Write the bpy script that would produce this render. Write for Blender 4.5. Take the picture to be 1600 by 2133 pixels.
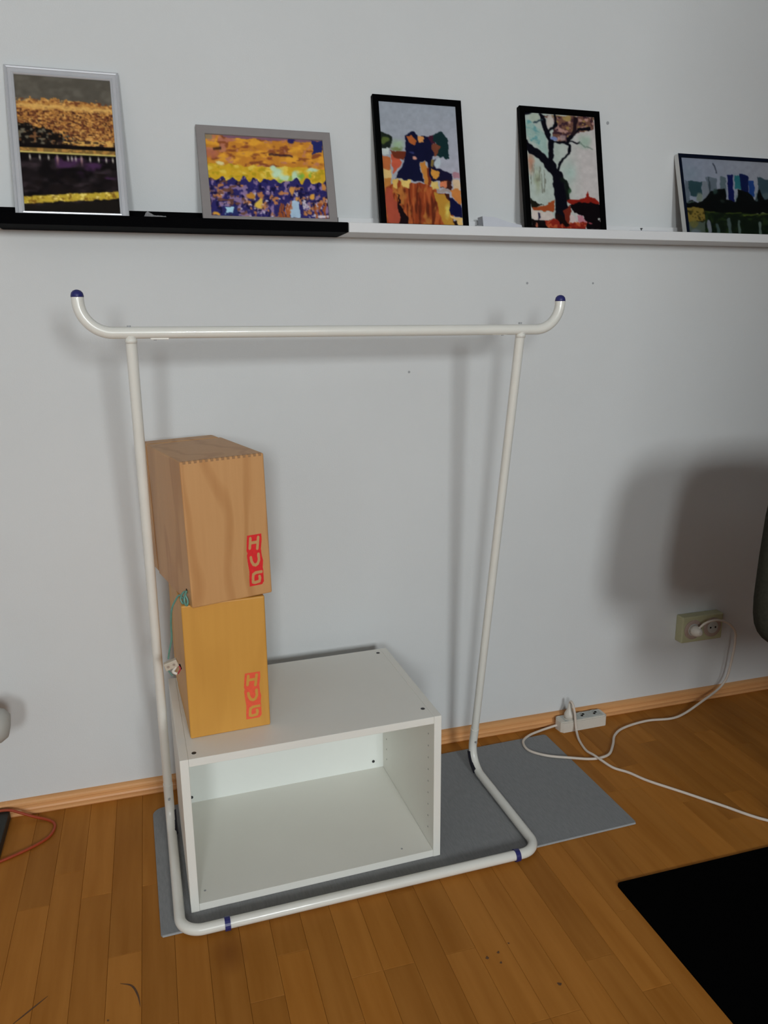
import bpy, bmesh, math, random
import numpy as np
from mathutils import Vector, Matrix

for o in list(bpy.data.objects): bpy.data.objects.remove(o)
scene = bpy.context.scene
COL = scene.collection

# ------------------------------------------------------------------ camera
cam_d = bpy.data.cameras.new('camera'); cam = bpy.data.objects.new('camera', cam_d); COL.objects.link(cam)
CP = (-0.39245, -2.05878, 1.28297)
RT = ((0.95771, 0.27759, 0.07575), (-0.28763, 0.93085, 0.22539), (-0.00795, -0.23764, 0.97132))  # rows: columns are right, forward, up
cam.matrix_world = Matrix(((RT[0][0], RT[0][2], -RT[0][1], CP[0]), (RT[1][0], RT[1][2], -RT[1][1], CP[1]),
                           (RT[2][0], RT[2][2], -RT[2][1], CP[2]), (0, 0, 0, 1)))
cam_d.sensor_fit = 'HORIZONTAL'; cam_d.sensor_width = 36.0; cam_d.lens = 36.0 * 1611.55 / 1600.0
cam_d.clip_start = 0.05
scene.camera = cam

# ------------------------------------------------------------------ world, window daylight, exposure
world = bpy.data.worlds.new('world'); scene.world = world; world.use_nodes = True
bg = world.node_tree.nodes['Background']; bg.inputs[0].default_value = (0.75, 0.85, 1.0, 1); bg.inputs[1].default_value = 1.0
ROOM = dict(x0=-2.3, x1=3.0, y0=-5.1, y1=0.0, h=2.75)
WINDOWS = [(-0.04, 0.68, 1.40, 2.28, 122.0), (-1.40, -0.84, 1.40, 2.28, 92.0)]     # x0, x1, z0, z1, watts of daylight
for i, (a, b, c, d, w) in enumerate(WINDOWS):
    L = bpy.data.lights.new('window_daylight', 'AREA'); L.shape = 'RECTANGLE'; L.size = b - a; L.size_y = d - c
    L.energy = w; L.color = (0.93, 0.985, 1.0)
    lo = bpy.data.objects.new('window_daylight', L); COL.objects.link(lo)
    lo.location = ((a + b) / 2, ROOM['y0'] - 0.16, (c + d) / 2); lo.rotation_euler = (math.radians(90), 0, 0)
scene.view_settings.view_transform = 'Standard'; scene.view_settings.look = 'None'
scene.view_settings.gamma = 1.0; scene.view_settings.use_curve_mapping = False
scene.view_settings.exposure = -0.22
scene.cycles.max_bounces = 8; scene.cycles.diffuse_bounces = 5
scene.cycles.use_denoising = True

# ------------------------------------------------------------------ helpers
def lin(v):
    v = v / 255.0
    return v / 12.92 if v <= 0.04045 else ((v + 0.055) / 1.055) ** 2.4
def C(r, g, b, k=1.0): return tuple(min(0.93, lin(v) * k) for v in (r, g, b))

def mat(name, col, rough=0.5, metal=0.0, spec=0.5, var=0.0, vscale=(8, 8, 8), col2=None, bump=0.0, bscale=200, coat=0.0, rand=0.0, detail=4):
    m = bpy.data.materials.new(name); m.use_nodes = True; nt = m.node_tree; N = nt.nodes; b = N['Principled BSDF']
    b.inputs['Roughness'].default_value = rough; b.inputs['Metallic'].default_value = metal
    b.inputs['Specular IOR Level'].default_value = spec; b.inputs['Coat Weight'].default_value = coat
    b.inputs['Base Color'].default_value = (*col, 1)
    tc = N.new('ShaderNodeTexCoord'); mp = N.new('ShaderNodeMapping'); mp.inputs['Scale'].default_value = vscale
    nt.links.new(tc.outputs['Object'], mp.inputs[0])
    if var or col2:
        c2 = col2 or tuple(c * (1 - var) for c in col)
        nz = N.new('ShaderNodeTexNoise'); nz.inputs['Scale'].default_value = 1.0; nz.inputs['Detail'].default_value = detail
        nt.links.new(mp.outputs[0], nz.inputs['Vector'])
        rp = N.new('ShaderNodeValToRGB'); rp.color_ramp.elements[0].position = 0.32; rp.color_ramp.elements[1].position = 0.68
        rp.color_ramp.elements[0].color = (*c2, 1); rp.color_ramp.elements[1].color = (*col, 1)
        nt.links.new(nz.outputs['Fac'], rp.inputs[0]); out = rp.outputs[0]
        if rand:
            oi = N.new('ShaderNodeObjectInfo'); mr = N.new('ShaderNodeMapRange'); mr.inputs[3].default_value = 1 - rand; mr.inputs[4].default_value = 1 + rand * 0.8
            nt.links.new(oi.outputs['Random'], mr.inputs[0])
            hs = N.new('ShaderNodeHueSaturation'); nt.links.new(mr.outputs[0], hs.inputs['Value']); nt.links.new(out, hs.inputs['Color']); out = hs.outputs[0]
            ad = N.new('ShaderNodeVectorMath'); ad.operation = 'ADD'; sc = N.new('ShaderNodeMath'); sc.operation = 'MULTIPLY'; sc.inputs[1].default_value = 37.0
            nt.links.new(oi.outputs['Random'], sc.inputs[0]); nt.links.new(mp.outputs[0], ad.inputs[0]); nt.links.new(sc.outputs[0], ad.inputs[1])
            nt.links.new(ad.outputs[0], nz.inputs['Vector'])
        nt.links.new(out, b.inputs['Base Color'])
    if bump:
        nb = N.new('ShaderNodeTexNoise'); nb.inputs['Scale'].default_value = bscale; nb.inputs['Detail'].default_value = 3
        nt.links.new(tc.outputs['Object'], nb.inputs['Vector'])
        bp = N.new('ShaderNodeBump'); bp.inputs['Strength'].default_value = bump; bp.inputs['Distance'].default_value = 0.002
        nt.links.new(nb.outputs['Fac'], bp.inputs['Height']); nt.links.new(bp.outputs[0], b.inputs['Normal'])
    return m

def wood(name, base, dark, wave=6.0, dist=6.0, rough=0.45, grain=(90, 90, 4), mix=0.55):
    m = bpy.data.materials.new(name); m.use_nodes = True; nt = m.node_tree; N = nt.nodes; b = N['Principled BSDF']
    b.inputs['Roughness'].default_value = rough; b.inputs['Specular IOR Level'].default_value = 0.35
    tc = N.new('ShaderNodeTexCoord'); mp = N.new('ShaderNodeMapping'); mp.inputs['Scale'].default_value = (1, 1, 0.3)
    nt.links.new(tc.outputs['Object'], mp.inputs[0])
    wv = N.new('ShaderNodeTexWave'); wv.inputs['Scale'].default_value = wave; wv.inputs['Distortion'].default_value = dist
    wv.inputs['Detail'].default_value = 2.0; wv.inputs['Detail Scale'].default_value = 1.4; wv.bands_direction = 'X'
    nt.links.new(mp.outputs[0], wv.inputs['Vector'])
    mg = N.new('ShaderNodeMapping'); mg.inputs['Scale'].default_value = grain; nt.links.new(tc.outputs['Object'], mg.inputs[0])
    nz = N.new('ShaderNodeTexNoise'); nz.inputs['Scale'].default_value = 1.0; nt.links.new(mg.outputs[0], nz.inputs['Vector'])
    r1 = N.new('ShaderNodeValToRGB'); r1.color_ramp.elements[0].position = 0.0; r1.color_ramp.elements[1].position = 0.3
    r1.color_ramp.elements[0].color = (1, 1, 1, 1); r1.color_ramp.elements[1].color = (0, 0, 0, 1)
    nt.links.new(wv.outputs['Fac'], r1.inputs[0])
    a = N.new('ShaderNodeMath'); a.operation = 'MULTIPLY'; a.inputs[1].default_value = mix; nt.links.new(r1.outputs[0], a.inputs[0])
    c = N.new('ShaderNodeMath'); c.operation = 'MULTIPLY_ADD'; c.inputs[1].default_value = 0.35; nt.links.new(nz.outputs['Fac'], c.inputs[0]); nt.links.new(a.outputs[0], c.inputs[2])
    mx = N.new('ShaderNodeMix'); mx.data_type = 'RGBA'; mx.inputs[6].default_value = (*base, 1); mx.inputs[7].default_value = (*dark, 1)
    nt.links.new(c.outputs[0], mx.inputs[0]); nt.links.new(mx.outputs[2], b.inputs['Base Color'])
    return m

def glass_mat(name, refl=0.08):
    m = bpy.data.materials.new(name); m.use_nodes = True; nt = m.node_tree; N = nt.nodes; N.clear()
    o = N.new('ShaderNodeOutputMaterial'); t = N.new('ShaderNodeBsdfTransparent'); g = N.new('ShaderNodeBsdfGlossy'); g.inputs['Roughness'].default_value = 0.05
    lw = N.new('ShaderNodeFresnel'); lw.inputs[0].default_value = 1.14; mx = N.new('ShaderNodeMixShader')
    nt.links.new(lw.outputs[0], mx.inputs[0]); nt.links.new(t.outputs[0], mx.inputs[1]); nt.links.new(g.outputs[0], mx.inputs[2]); nt.links.new(mx.outputs[0], o.inputs[0])
    return m

def print_mat(name, rough=0.35):
    m = bpy.data.materials.new(name); m.use_nodes = True; nt = m.node_tree; b = nt.nodes['Principled BSDF']
    b.inputs['Roughness'].default_value = rough; b.inputs['Specular IOR Level'].default_value = 0.03
    a = nt.nodes.new('ShaderNodeAttribute'); a.attribute_name = 'Col'; nt.links.new(a.outputs['Color'], b.inputs['Base Color'])
    return m

def obj(name, me, m, parent=None, loc=None, rot=None, smooth=False, kind=None, label=None):
    if isinstance(me, bmesh.types.BMesh):
        bm = me; me = bpy.data.meshes.new(name); bmesh.ops.recalc_face_normals(bm, faces=bm.faces); bm.to_mesh(me); bm.free()
    if m is not None and not me.materials: me.materials.append(m)
    if smooth:
        for pl_ in me.polygons: pl_.use_smooth = len(pl_.vertices) <= 4
    o = bpy.data.objects.new(name, me); COL.objects.link(o)
    if parent is not None: o.parent = parent
    if loc is not None: o.location = loc
    if rot is not None: o.rotation_euler = rot
    if kind: o['kind'] = kind
    if label: o['label'] = label
    return o

def tag(o, label, cat, group=None):
    o['label'] = label; o['category'] = cat
    if group: o['group'] = group
    return o

def thing(name, label, cat, loc=(0, 0, 0), rotz=0.0, group=None):
    o = bpy.data.objects.new(name, None); COL.objects.link(o); o.location = loc; o.rotation_euler = (0, 0, rotz); o.empty_display_size = 0.05
    return tag(o, label, cat, group)

def box(x0, x1, y0, y1, z0, z1, bev=0.0, seg=2, bm=None):
    nb = bmesh.new()
    r = bmesh.ops.create_cube(nb, size=1.0)
    for v in nb.verts: v.co = Vector(((x0 + x1) / 2 + v.co.x * (x1 - x0), (y0 + y1) / 2 + v.co.y * (y1 - y0), (z0 + z1) / 2 + v.co.z * (z1 - z0)))
    if bev: bmesh.ops.bevel(nb, geom=list(nb.edges), offset=bev, segments=seg, profile=0.5, affect='EDGES')
    if bm is None: return nb
    me = bpy.data.meshes.new('tmp'); nb.to_mesh(me); nb.free(); bm.from_mesh(me); bpy.data.meshes.remove(me)
    return bm

def fillet(pts, rad, n=10):
    """polyline with rounded corners; rad is one radius per inner corner"""
    P = [Vector(p) for p in pts]; out = [P[0]]
    if not isinstance(rad, (list, tuple)): rad = [rad] * (len(P) - 2)
    for i in range(1, len(P) - 1):
        a = (P[i - 1] - P[i]).normalized(); b = (P[i + 1] - P[i]).normalized(); ang = a.angle(b); r = rad[i - 1]
        t = r / math.tan(ang / 2); bis = (a + b).normalized(); cen = P[i] + bis * (r / math.sin(ang / 2))
        s = P[i] + a * t - cen; e = P[i] + b * t - cen; th = s.angle(e)
        for k in range(n + 1):
            f = k / n; out.append(cen + (s * math.sin((1 - f) * th) + e * math.sin(f * th)) / math.sin(th))
    out.append(P[-1]); return out

def catmull(pts, n=8):
    P = [Vector(p) for p in pts]; P = [P[0] * 2 - P[1]] + P + [P[-1] * 2 - P[-2]]; out = []
    for i in range(1, len(P) - 2):
        for k in range(n):
            t = k / n; a, b, c, d = P[i - 1:i + 3]
            out.append(0.5 * ((2 * b) + (c - a) * t + (2 * a - 5 * b + 4 * c - d) * t * t + (3 * b - a - 3 * c + d) * t ** 3))
    out.append(P[-2]); return out

def tube(path, r, seg=12, bm=None, cap=True):
    bm = bm or bmesh.new(); path = [Vector(p) for p in path]
    rs = r if isinstance(r, (list, tuple)) else [r] * len(path)
    t0 = (path[1] - path[0]).normalized(); up = Vector((0, 0, 1)) if abs(t0.z) < 0.9 else Vector((1, 0, 0))
    n = t0.cross(up).normalized(); rings = []
    for i, p in enumerate(path):
        t = (path[min(i + 1, len(path) - 1)] - path[max(i - 1, 0)]).normalized()
        n = (n - t * n.dot(t)).normalized(); b = t.cross(n)
        rings.append([bm.verts.new(p + (n * math.cos(2 * math.pi * k / seg) + b * math.sin(2 * math.pi * k / seg)) * rs[i]) for k in range(seg)])
    for a, c in zip(rings, rings[1:]):
        for k in range(seg): bm.faces.new((a[k], a[(k + 1) % seg], c[(k + 1) % seg], c[k]))
    if cap:
        for rg in (rings[0], rings[-1]): bm.faces.new([bm.verts.new(v.co) for v in rg])     # caps keep their own corners: crisp ends
    return bm

def disc(x, y, z, r, h, axis='z', seg=16, bm=None):
    d = {'x': Vector((1, 0, 0)), 'y': Vector((0, 1, 0)), 'z': Vector((0, 0, 1))}[axis]; p = Vector((x, y, z))
    return tube([p, p + d * h], r, seg, bm)

def lathe(prof, loc=(0, 0, 0), seg=24, bm=None):
    bm = bm or bmesh.new(); L = Vector(loc); rings = []
    for r, z in prof: rings.append([bm.verts.new(L + Vector((max(r, 1e-5) * math.cos(2 * math.pi * k / seg), max(r, 1e-5) * math.sin(2 * math.pi * k / seg), z))) for k in range(seg)])
    for a, c in zip(rings, rings[1:]):
        for k in range(seg): bm.faces.new((a[k], a[(k + 1) % seg], c[(k + 1) % seg], c[k]))
    bm.faces.new(rings[0]); bm.faces.new(rings[-1]); return bm

def extrude_profile(prof, x0, x1):
    """prof in (y, z), extruded along x"""
    bm = bmesh.new(); a = [bm.verts.new((x0, y, z)) for y, z in prof]; b = [bm.verts.new((x1, y, z)) for y, z in prof]; n = len(prof)
    for i in range(n): bm.faces.new((a[i], a[(i + 1) % n], b[(i + 1) % n], b[i]))
    bm.faces.new(a); bm.faces.new(b); return bm

def prism(pts, z0, z1, bm=None):
    bm = bm or bmesh.new(); a = [bm.verts.new((x, y, z0)) for x, y in pts]; b = [bm.verts.new((x, y, z1)) for x, y in pts]; n = len(pts)
    for i in range(n): bm.faces.new((a[i], a[(i + 1) % n], b[(i + 1) % n], b[i]))
    bm.faces.new(a); bm.faces.new(b); return bm

# ------------------------------------------------------------------ materials
K = 1.32
M = {}
M['wall'] = mat('white_wall_paint', (0.685, 0.70, 0.70), 0.9, spec=0.2, var=0.03, vscale=(3, 3, 3), bump=0.12, bscale=260)
M['ceiling'] = mat('ceiling_paint', (0.46, 0.46, 0.47), 0.95, spec=0.1, var=0.02)
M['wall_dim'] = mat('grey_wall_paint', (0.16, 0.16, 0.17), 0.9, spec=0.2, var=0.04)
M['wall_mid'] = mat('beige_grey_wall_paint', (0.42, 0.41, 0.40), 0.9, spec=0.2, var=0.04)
M['plank'] = mat('beech_parquet', (0.43, 0.172, 0.030), 0.5, spec=0.1, col2=(0.35, 0.130, 0.018), vscale=(34, 2.6, 10), rand=0.13, detail=5)
_nt = M['plank'].node_tree; _b = _nt.nodes['Principled BSDF']; _src = _b.inputs['Base Color'].links[0].from_socket
_g = _nt.nodes.new('ShaderNodeNewGeometry'); _d = _nt.nodes.new('ShaderNodeVectorMath'); _d.operation = 'DISTANCE'; _d.inputs[1].default_value = (-.322, -.663, 0)
_sc = _nt.nodes.new('ShaderNodeVectorMath'); _sc.operation = 'MULTIPLY'; _sc.inputs[1].default_value = (1.0, .62, 1.0); _d.inputs[1].default_value = (-.322, -.663 * .62, 0)
_nt.links.new(_g.outputs['Position'], _sc.inputs[0]); _nt.links.new(_sc.outputs[0], _d.inputs[0])
_mr = _nt.nodes.new('ShaderNodeMapRange'); _mr.inputs[1].default_value = .006; _mr.inputs[2].default_value = .040; _mr.inputs[3].default_value = .55; _mr.inputs[4].default_value = 0.0
_nt.links.new(_d.outputs['Value'], _mr.inputs[0]); _mx = _nt.nodes.new('ShaderNodeMix'); _mx.data_type = 'RGBA'; _mx.inputs[7].default_value = (.16, .045, .008, 1)
_nt.links.new(_mr.outputs[0], _mx.inputs[0]); _nt.links.new(_src, _mx.inputs[6]); _nt.links.new(_mx.outputs[2], _b.inputs['Base Color'])
M['floor'] = mat('subfloor_wood', (0.40, 0.16, 0.028), 0.5, spec=0.1, col2=(0.33, 0.125, 0.018), vscale=(15, 1.5, 5))
M['skirting'] = mat('skirting_wood', (0.74, 0.385, 0.16), 0.4, spec=0.3, col2=(0.62, 0.30, 0.115), vscale=(3, 40, 40))
M['rack'] = mat('cream_white_enamel', (0.78, 0.77, 0.71), 0.28, spec=0.5, var=0.04, vscale=(20, 20, 20), coat=0.2)
M['blue'] = mat('blue_plastic', (0.022, 0.024, 0.15), 0.4, var=0.2, vscale=(60, 60, 60))
M['navy'] = mat('dark_navy_plastic', (0.008, 0.009, 0.02), 0.5, var=0.2, vscale=(60, 60, 60))
M['cab'] = mat('white_melamine', (0.82, 0.81, 0.75), 0.45, spec=0.4, var=0.03, vscale=(5, 5, 5))
M['cab_in'] = mat('white_hardboard', (0.84, 0.87, 0.83), 0.5, spec=0.4, var=0.02, vscale=(5, 5, 5))
M['pin'] = mat('shaded_grey_melamine', (0.40, 0.40, 0.37), 0.7, var=0.1)
M['dark'] = mat('dark_plug_plastic', (0.02, 0.022, 0.025), 0.5, var=0.3, vscale=(90, 90, 90))
M['wood_up'] = wood('pale_maple_veneer', (0.62, 0.335, 0.137), (0.45, 0.205, 0.068), 4.5, 12.0, mix=0.45)
M['wood_lo'] = wood('honey_birch_veneer', (0.66, 0.330, 0.062), (0.52, 0.240, 0.04), 2.6, 22.0, mix=0.22)
M['wood_dark'] = wood('shadow_gap_veneer', (0.40, 0.22, 0.10), (0.30, 0.15, 0.06), 5.0, 5.0)
M['wood_end'] = mat('end_grain_wood', (0.36, 0.19, 0.08), 0.6, var=0.2, vscale=(90, 90, 90))
M['red'] = mat('red_stencil_paint', (0.80, 0.018, 0.022), 0.5, var=0.12, vscale=(120, 120, 120))
M['orange_red'] = mat('orange_red_stencil_paint', (0.88, 0.105, 0.045), 0.5, var=0.1, vscale=(120, 120, 120))
M['ledge_black'] = mat('black_painted_ledge', (0.0015, 0.0015, 0.002), 0.7, spec=0.02, var=0.2)
M['ledge_white'] = mat('white_painted_ledge', (0.74, 0.745, 0.75), 0.5, spec=0.3, var=0.02)
M['silver'] = mat('silver_frame_metal', (0.60, 0.61, 0.64), 0.25, metal=0.25, var=0.06, vscale=(20, 20, 20))
M['taupe'] = mat('taupe_grey_frame', (0.27, 0.245, 0.24), 0.5, spec=0.3, var=0.06, vscale=(30, 30, 30))
M['black_frame'] = mat('black_lacquer_frame', (0.001, 0.001, 0.0012), 0.6, spec=0.03, var=0.2, vscale=(30, 30, 30))
M['navy_frame'] = mat('dark_navy_frame_front', (0.004, 0.007, 0.018), 0.5, spec=0.05, var=0.2, vscale=(30, 30, 30))
M['pale_frame'] = mat('pale_frame_side', (0.62, 0.62, 0.60), 0.5, var=0.05, vscale=(30, 30, 30))
M['glass'] = glass_mat('picture_glass')
M['backing'] = mat('brown_fibreboard', (0.25, 0.17, 0.1), 0.9, var=0.1, vscale=(40, 40, 40))
M['mat_grey'] = mat('grey_felt_mat', (0.262, 0.268, 0.272), 0.85, spec=0.2, var=0.14, vscale=(240, 40, 240), bump=0.5, bscale=500)
M['mat_edge'] = mat('light_grey_binding', (0.36, 0.37, 0.38), 0.8, var=0.1, vscale=(90, 90, 90))
M['mat_black'] = mat('black_floor_mat', (0.0012, 0.0012, 0.0013), 0.95, spec=0.02, var=0.2, vscale=(90, 90, 90))
M['plastic'] = mat('white_plastic', (0.66, 0.62, 0.55), 0.45, var=0.03, vscale=(20, 20, 20))
M['strip_top'] = mat('light_grey_plastic', (0.48, 0.49, 0.46), 0.5, var=0.05, vscale=(40, 40, 40))
M['cord'] = mat('white_cable_sheath', (0.68, 0.60, 0.52), 0.5, var=0.05, vscale=(40, 40, 40))
M['cream'] = mat('yellowed_cream_plastic', (0.47, 0.46, 0.28), 0.5, var=0.08, vscale=(20, 20, 20))
M['beige_in'] = mat('beige_socket_plastic', (0.40, 0.30, 0.25), 0.5, var=0.08, vscale=(40, 40, 40))
M['black'] = mat('black_hole_plastic', (0.004, 0.004, 0.004), 0.7, spec=0.1, var=0.2)
M['metal'] = mat('bright_contact_metal', (0.6, 0.6, 0.58), 0.3, metal=0.9, var=0.05)
M['red_cable'] = mat('orange_red_cable_sheath', (0.36, 0.045, 0.009), 0.5, var=0.1, vscale=(60, 60, 60))
M['green'] = mat('clear_green_cable_sheath', (0.13, 0.30, 0.24), 0.3, spec=0.5, var=0.2, vscale=(80, 80, 80))
M['terminal'] = mat('beige_terminal_block', (0.55, 0.48, 0.38), 0.5, var=0.1, vscale=(80, 80, 80))
M['wire_red'] = mat('red_wire', (0.42, 0.02, 0.03), 0.4, var=0.1)
M['chair'] = mat('dark_olive_chair_fabric', (0.032, 0.031, 0.022), 0.9, spec=0.1, var=0.3, vscale=(150, 150, 150), bump=0.4, bscale=700)
M['chair_plastic'] = mat('black_chair_plastic', (0.012, 0.012, 0.012), 0.5, var=0.2)
M['stand_black'] = mat('black_stand_plastic', (0.010, 0.012, 0.009), 0.6, var=0.2)
M['stand_grey'] = mat('light_grey_stand_plastic', (0.46, 0.46, 0.43), 0.6, var=0.04)
M['paper'] = mat('white_paper', (0.62, 0.63, 0.68), 0.8, var=0.03, vscale=(40, 40, 40))
M['wrap'] = mat('clear_plastic_wrap', (0.34, 0.34, 0.35), 0.25, var=0.4, vscale=(150, 150, 150))
M['grey_small'] = mat('grey_rubber', (0.36, 0.37, 0.38), 0.7, var=0.1, vscale=(80, 80, 80))
M['stain'] = mat('dark_floor_scratch', (0.11, 0.045, 0.014), 0.6, var=0.3, vscale=(120, 120, 120))
M['smudge'] = mat('brown_floor_smudge', (0.30, 0.13, 0.04), 0.5, var=0.3, vscale=(60, 60, 60))
M['win_frame'] = mat('white_window_paint', (0.7, 0.7, 0.7), 0.4, var=0.03)
M['win_glass'] = glass_mat('window_glass')
M['print'] = print_mat('glossy_art_print')

# ------------------------------------------------------------------ room shell
R_ = ROOM
def struct(name, bm, m, parent=None):
    o = obj(name, bm, m, parent)
    if parent is None: o['kind'] = 'structure'
    return o
T = 0.14
floor = struct('floor', box(R_['x0'] - T, R_['x1'] + T, R_['y0'] - T, R_['y1'] + T, -0.20, -0.010), M['floor'])
struct('ceiling', box(R_['x0'] - T, R_['x1'] + T, R_['y0'] - T, R_['y1'] + T, R_['h'], R_['h'] + T), M['ceiling'])
wall = struct('wall_back', box(R_['x0'] - T, R_['x1'] + T, 0, T, -0.2, R_['h']), M['wall'])
struct('wall_left', box(R_['x0'] - T, R_['x0'], R_['y0'] - T, 0, -0.2, R_['h']), M['wall'])
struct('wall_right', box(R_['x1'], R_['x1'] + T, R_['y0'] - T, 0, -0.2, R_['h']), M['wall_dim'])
# the window wall behind the camera: piers, sills and lintels around the openings
xs = sorted(WINDOWS)
bmw = bmesh.new(); y0, y1 = R_['y0'] - T, R_['y0']; cur = R_['x0'] - T
for a, b, c, d, w in xs:
    box(cur, a, y0, y1, -0.2, R_['h'], bm=bmw); box(a, b, y0, y1, -0.2, c, bm=bmw); box(a, b, y0, y1, d, R_['h'], bm=bmw); cur = b
box(cur, R_['x1'] + T, y0, y1, -0.2, R_['h'], bm=bmw)
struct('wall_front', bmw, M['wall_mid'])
for i, (a, b, c, d, w) in enumerate(WINDOWS):
    fb = bmesh.new(); ym = (y0 + y1) / 2
    for q in ((a, a + .05, c, d), (b - .05, b, c, d), (a + .05, b - .05, c, c + .05), (a + .05, b - .05, d - .05, d)): box(q[0], q[1], ym - .03, ym + .03, q[2], q[3], bm=fb)
    wo = struct('window_%d' % (i + 1), fb, M['win_frame'])
    obj('pane', box(a + .045, b - .045, ym - .004, ym + .004, c + .045, d - .045), M['win_glass'], wo)

# skirting board on the photographed wall: rounded top, small bead at the foot
prof = [(0, 0), (-.0225, 0), (-.0245, .0035), (-.0235, .0075), (-.019, .0095), (-.0150, .0100), (-.0128, .0150), (-.0128, .0215), (-.0145, .0245), (-.0140, .0300), (-.0110, .0345), (-.006, .0372), (0, .0385)]
obj('baseboard_back', extrude_profile(prof, R_['x0'], R_['x1']), M['skirting'], kind='structure')

# parquet strips, each its own piece
random.seed(11)
PW = 0.0675; ORG = -0.431
k0 = math.floor((-1.45 - ORG) / PW); k1 = math.ceil((1.85 - ORG) / PW)
n_pl = 0
def plank_mesh(w, l, t=0.0105, c=0.0006):
    v = [(0, 0, -t), (w, 0, -t), (w, l, -t), (0, l, -t), (0, 0, -c), (w, 0, -c), (w, l, -c), (0, l, -c), (c, c, 0), (w - c, c, 0), (w - c, l - c, 0), (c, l - c, 0)]
    f = [(3, 2, 1, 0)] + [(i, (i + 1) % 4, 4 + (i + 1) % 4, 4 + i) for i in range(4)] + [(4 + i, 4 + (i + 1) % 4, 8 + (i + 1) % 4, 8 + i) for i in range(4)] + [(8, 9, 10, 11)]
    me = bpy.data.meshes.new('plank'); me.from_pydata(v, [], f); me.materials.append(M['plank']); return me
LENS = {L: plank_mesh(PW - 0.0004, L - 0.0004) for L in (0.30, 0.40, 0.50, 0.60)}
for k in range(k0, k1):
    y = 0.0 + random.choice((0.0, 0.1, 0.2, 0.3))
    while y > -2.0:
        L = random.choice((0.40, 0.50, 0.50, 0.60, 0.60)); y -= L
        o = bpy.data.objects.new('plank', LENS[L]); COL.objects.link(o); o.parent = floor; o.location = (ORG + k * PW, y, 0); n_pl += 1

# wear on the floor and pin holes in the wall
def decal(name, pts, w, m, parent, z=0.0004):
    P = catmull([(x, y, 0) for x, y in pts], 5); L = []; Rr = []
    for i, p in enumerate(P):
        t = (P[min(i + 1, len(P) - 1)] - P[max(i - 1, 0)]).normalized(); f = math.sin(math.pi * (i + .6) / (len(P) + .2)); n = Vector((-t.y, t.x, 0)) * w * f
        L.append((p + n)[:2]); Rr.append((p - n)[:2])
    obj(name, prism(L + Rr[::-1], -0.0002, z), m, parent)
decal('scratch', [(-.735, -.716), (-.705, -.690), (-.676, -.665)], .0016, M['stain'], floor)
decal('scratch', [(-.540, -.676), (-.518, -.688), (-.506, -.715), (-.501, -.745)], .0020, M['stain'], floor)
for (x, y, r) in ((.189, -.833, .0035), (.217, -.827, .003), (.211, -.853, .0025), (.248, -.811, .002), (.299, -.936, .004), (-.56, -.758, .002)):
    a0 = random.random() * 6; pts = [(x + r * (1 + .35 * math.sin(3 * t + a0)) * math.cos(t), y + r * (1 + .3 * math.cos(2 * t + a0)) * math.sin(t)) for t in [i * math.pi / 6 for i in range(12)]]
    obj('dark_spot', prism(pts, -0.0002, .0003), M['stain'], floor)
for x, z, r in ((.297, 1.150, .0035), (.648, 1.388, .0035), (.858, 1.389, .003), (.877, 1.815, .0045)):
    obj('nail_hole', disc(x, -0.0006, z, r, .001, 'y', 10), M['grey_small'], wall)

# ------------------------------------------------------------------ mats
MY = math.radians(1.6)
gm = thing('floor_mat', 'grey felt floor mat under the white cabinet and clothes rack', 'mat', (0.136, -0.322, 0), MY)
W2, H2 = 0.602, 0.236
def rrect(w, h, radii, n=6):
    out = []
    for (sx, sy, a0), r in zip(((1, -1, -90), (1, 1, 0), (-1, 1, 90), (-1, -1, 180)), radii):
        cx, cy = sx * (w - r), sy * (h - r)
        for k in range(n + 1):
            a = math.radians(a0 + 90 * k / n); out.append((cx + r * math.cos(a), cy + r * math.sin(a)))
    return out
obj('felt', prism(rrect(W2, H2, (.004, .01, .03, .004)), 0, .004), M['mat_grey'], gm)
obj('binding', box(-W2 + .003, W2 - .003, -H2 - .0035, -H2 + .0005, 0, .0046, .0008, 1), M['mat_edge'], gm)
tag(obj('chair_mat', prism([(a + 1.265, b - 1.325) for a, b in rrect(.70, .60, (.01,) * 4)], 0, .005), M['mat_black']), 'large plain black floor mat under the office chair', 'mat')

# ------------------------------------------------------------------ white open cabinet
cab = thing('open_cabinet', 'low white open-fronted cabinet carrying the two wooden loudspeakers', 'cabinet', (-0.39264, -0.52728, 0.004), 0.02863)
cw, cd, ch, t = 0.600, 0.4146, 0.3796, 0.0185
obj('side_panel', box(0, t, 0, cd, 0, ch, .0008, 1), M['cab'], cab)
rs = obj('side_panel', box(cw - t, cw, 0, cd, 0, ch, .0008, 1), M['cab'], cab)
tp = obj('top_panel', box(t + .0002, cw - t - .0002, .0006, cd, ch - t, ch - .0004, .0006, 1), M['cab'], cab)
bt = obj('bottom_panel', box(t + .0002, cw - t - .0002, .0006, cd, .0004, t, .0006, 1), M['cab'], cab)
bk = obj('back_panel', box(t, cw - t, cd - .022, cd - .014, t, ch - t), M['cab_in'], cab)
for x, y in ((.032, .024), (cw - .030, .046), (cw - .032, cd - .026), (.032, cd - .03)):
    obj('plug', lathe([(.0052, -.001), (.0052, .0006), (.004, .0010)], (x, y, ch - .0006), 12), M['dark'], tp)
for x, z in ((t + .017, t + .017), (cw - t - .030, t + .022)):
    obj('plug', disc(x, cd - .0235, z, .0042, .002, 'y', 12), M['dark'], bk)
for x, y in ((.035, .040), (cw - .090, .030)):
    obj('screw', disc(x, y, t - .0004, .0026, .0009, 'z', 10), M['grey_small'], bt)
holes = disc(0, 0, 0, .0023, .0008, 'x', 8); hme = bpy.data.meshes.new('pin_hole'); holes.to_mesh(hme); holes.free(); hme.materials.append(M['pin'])
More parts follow.
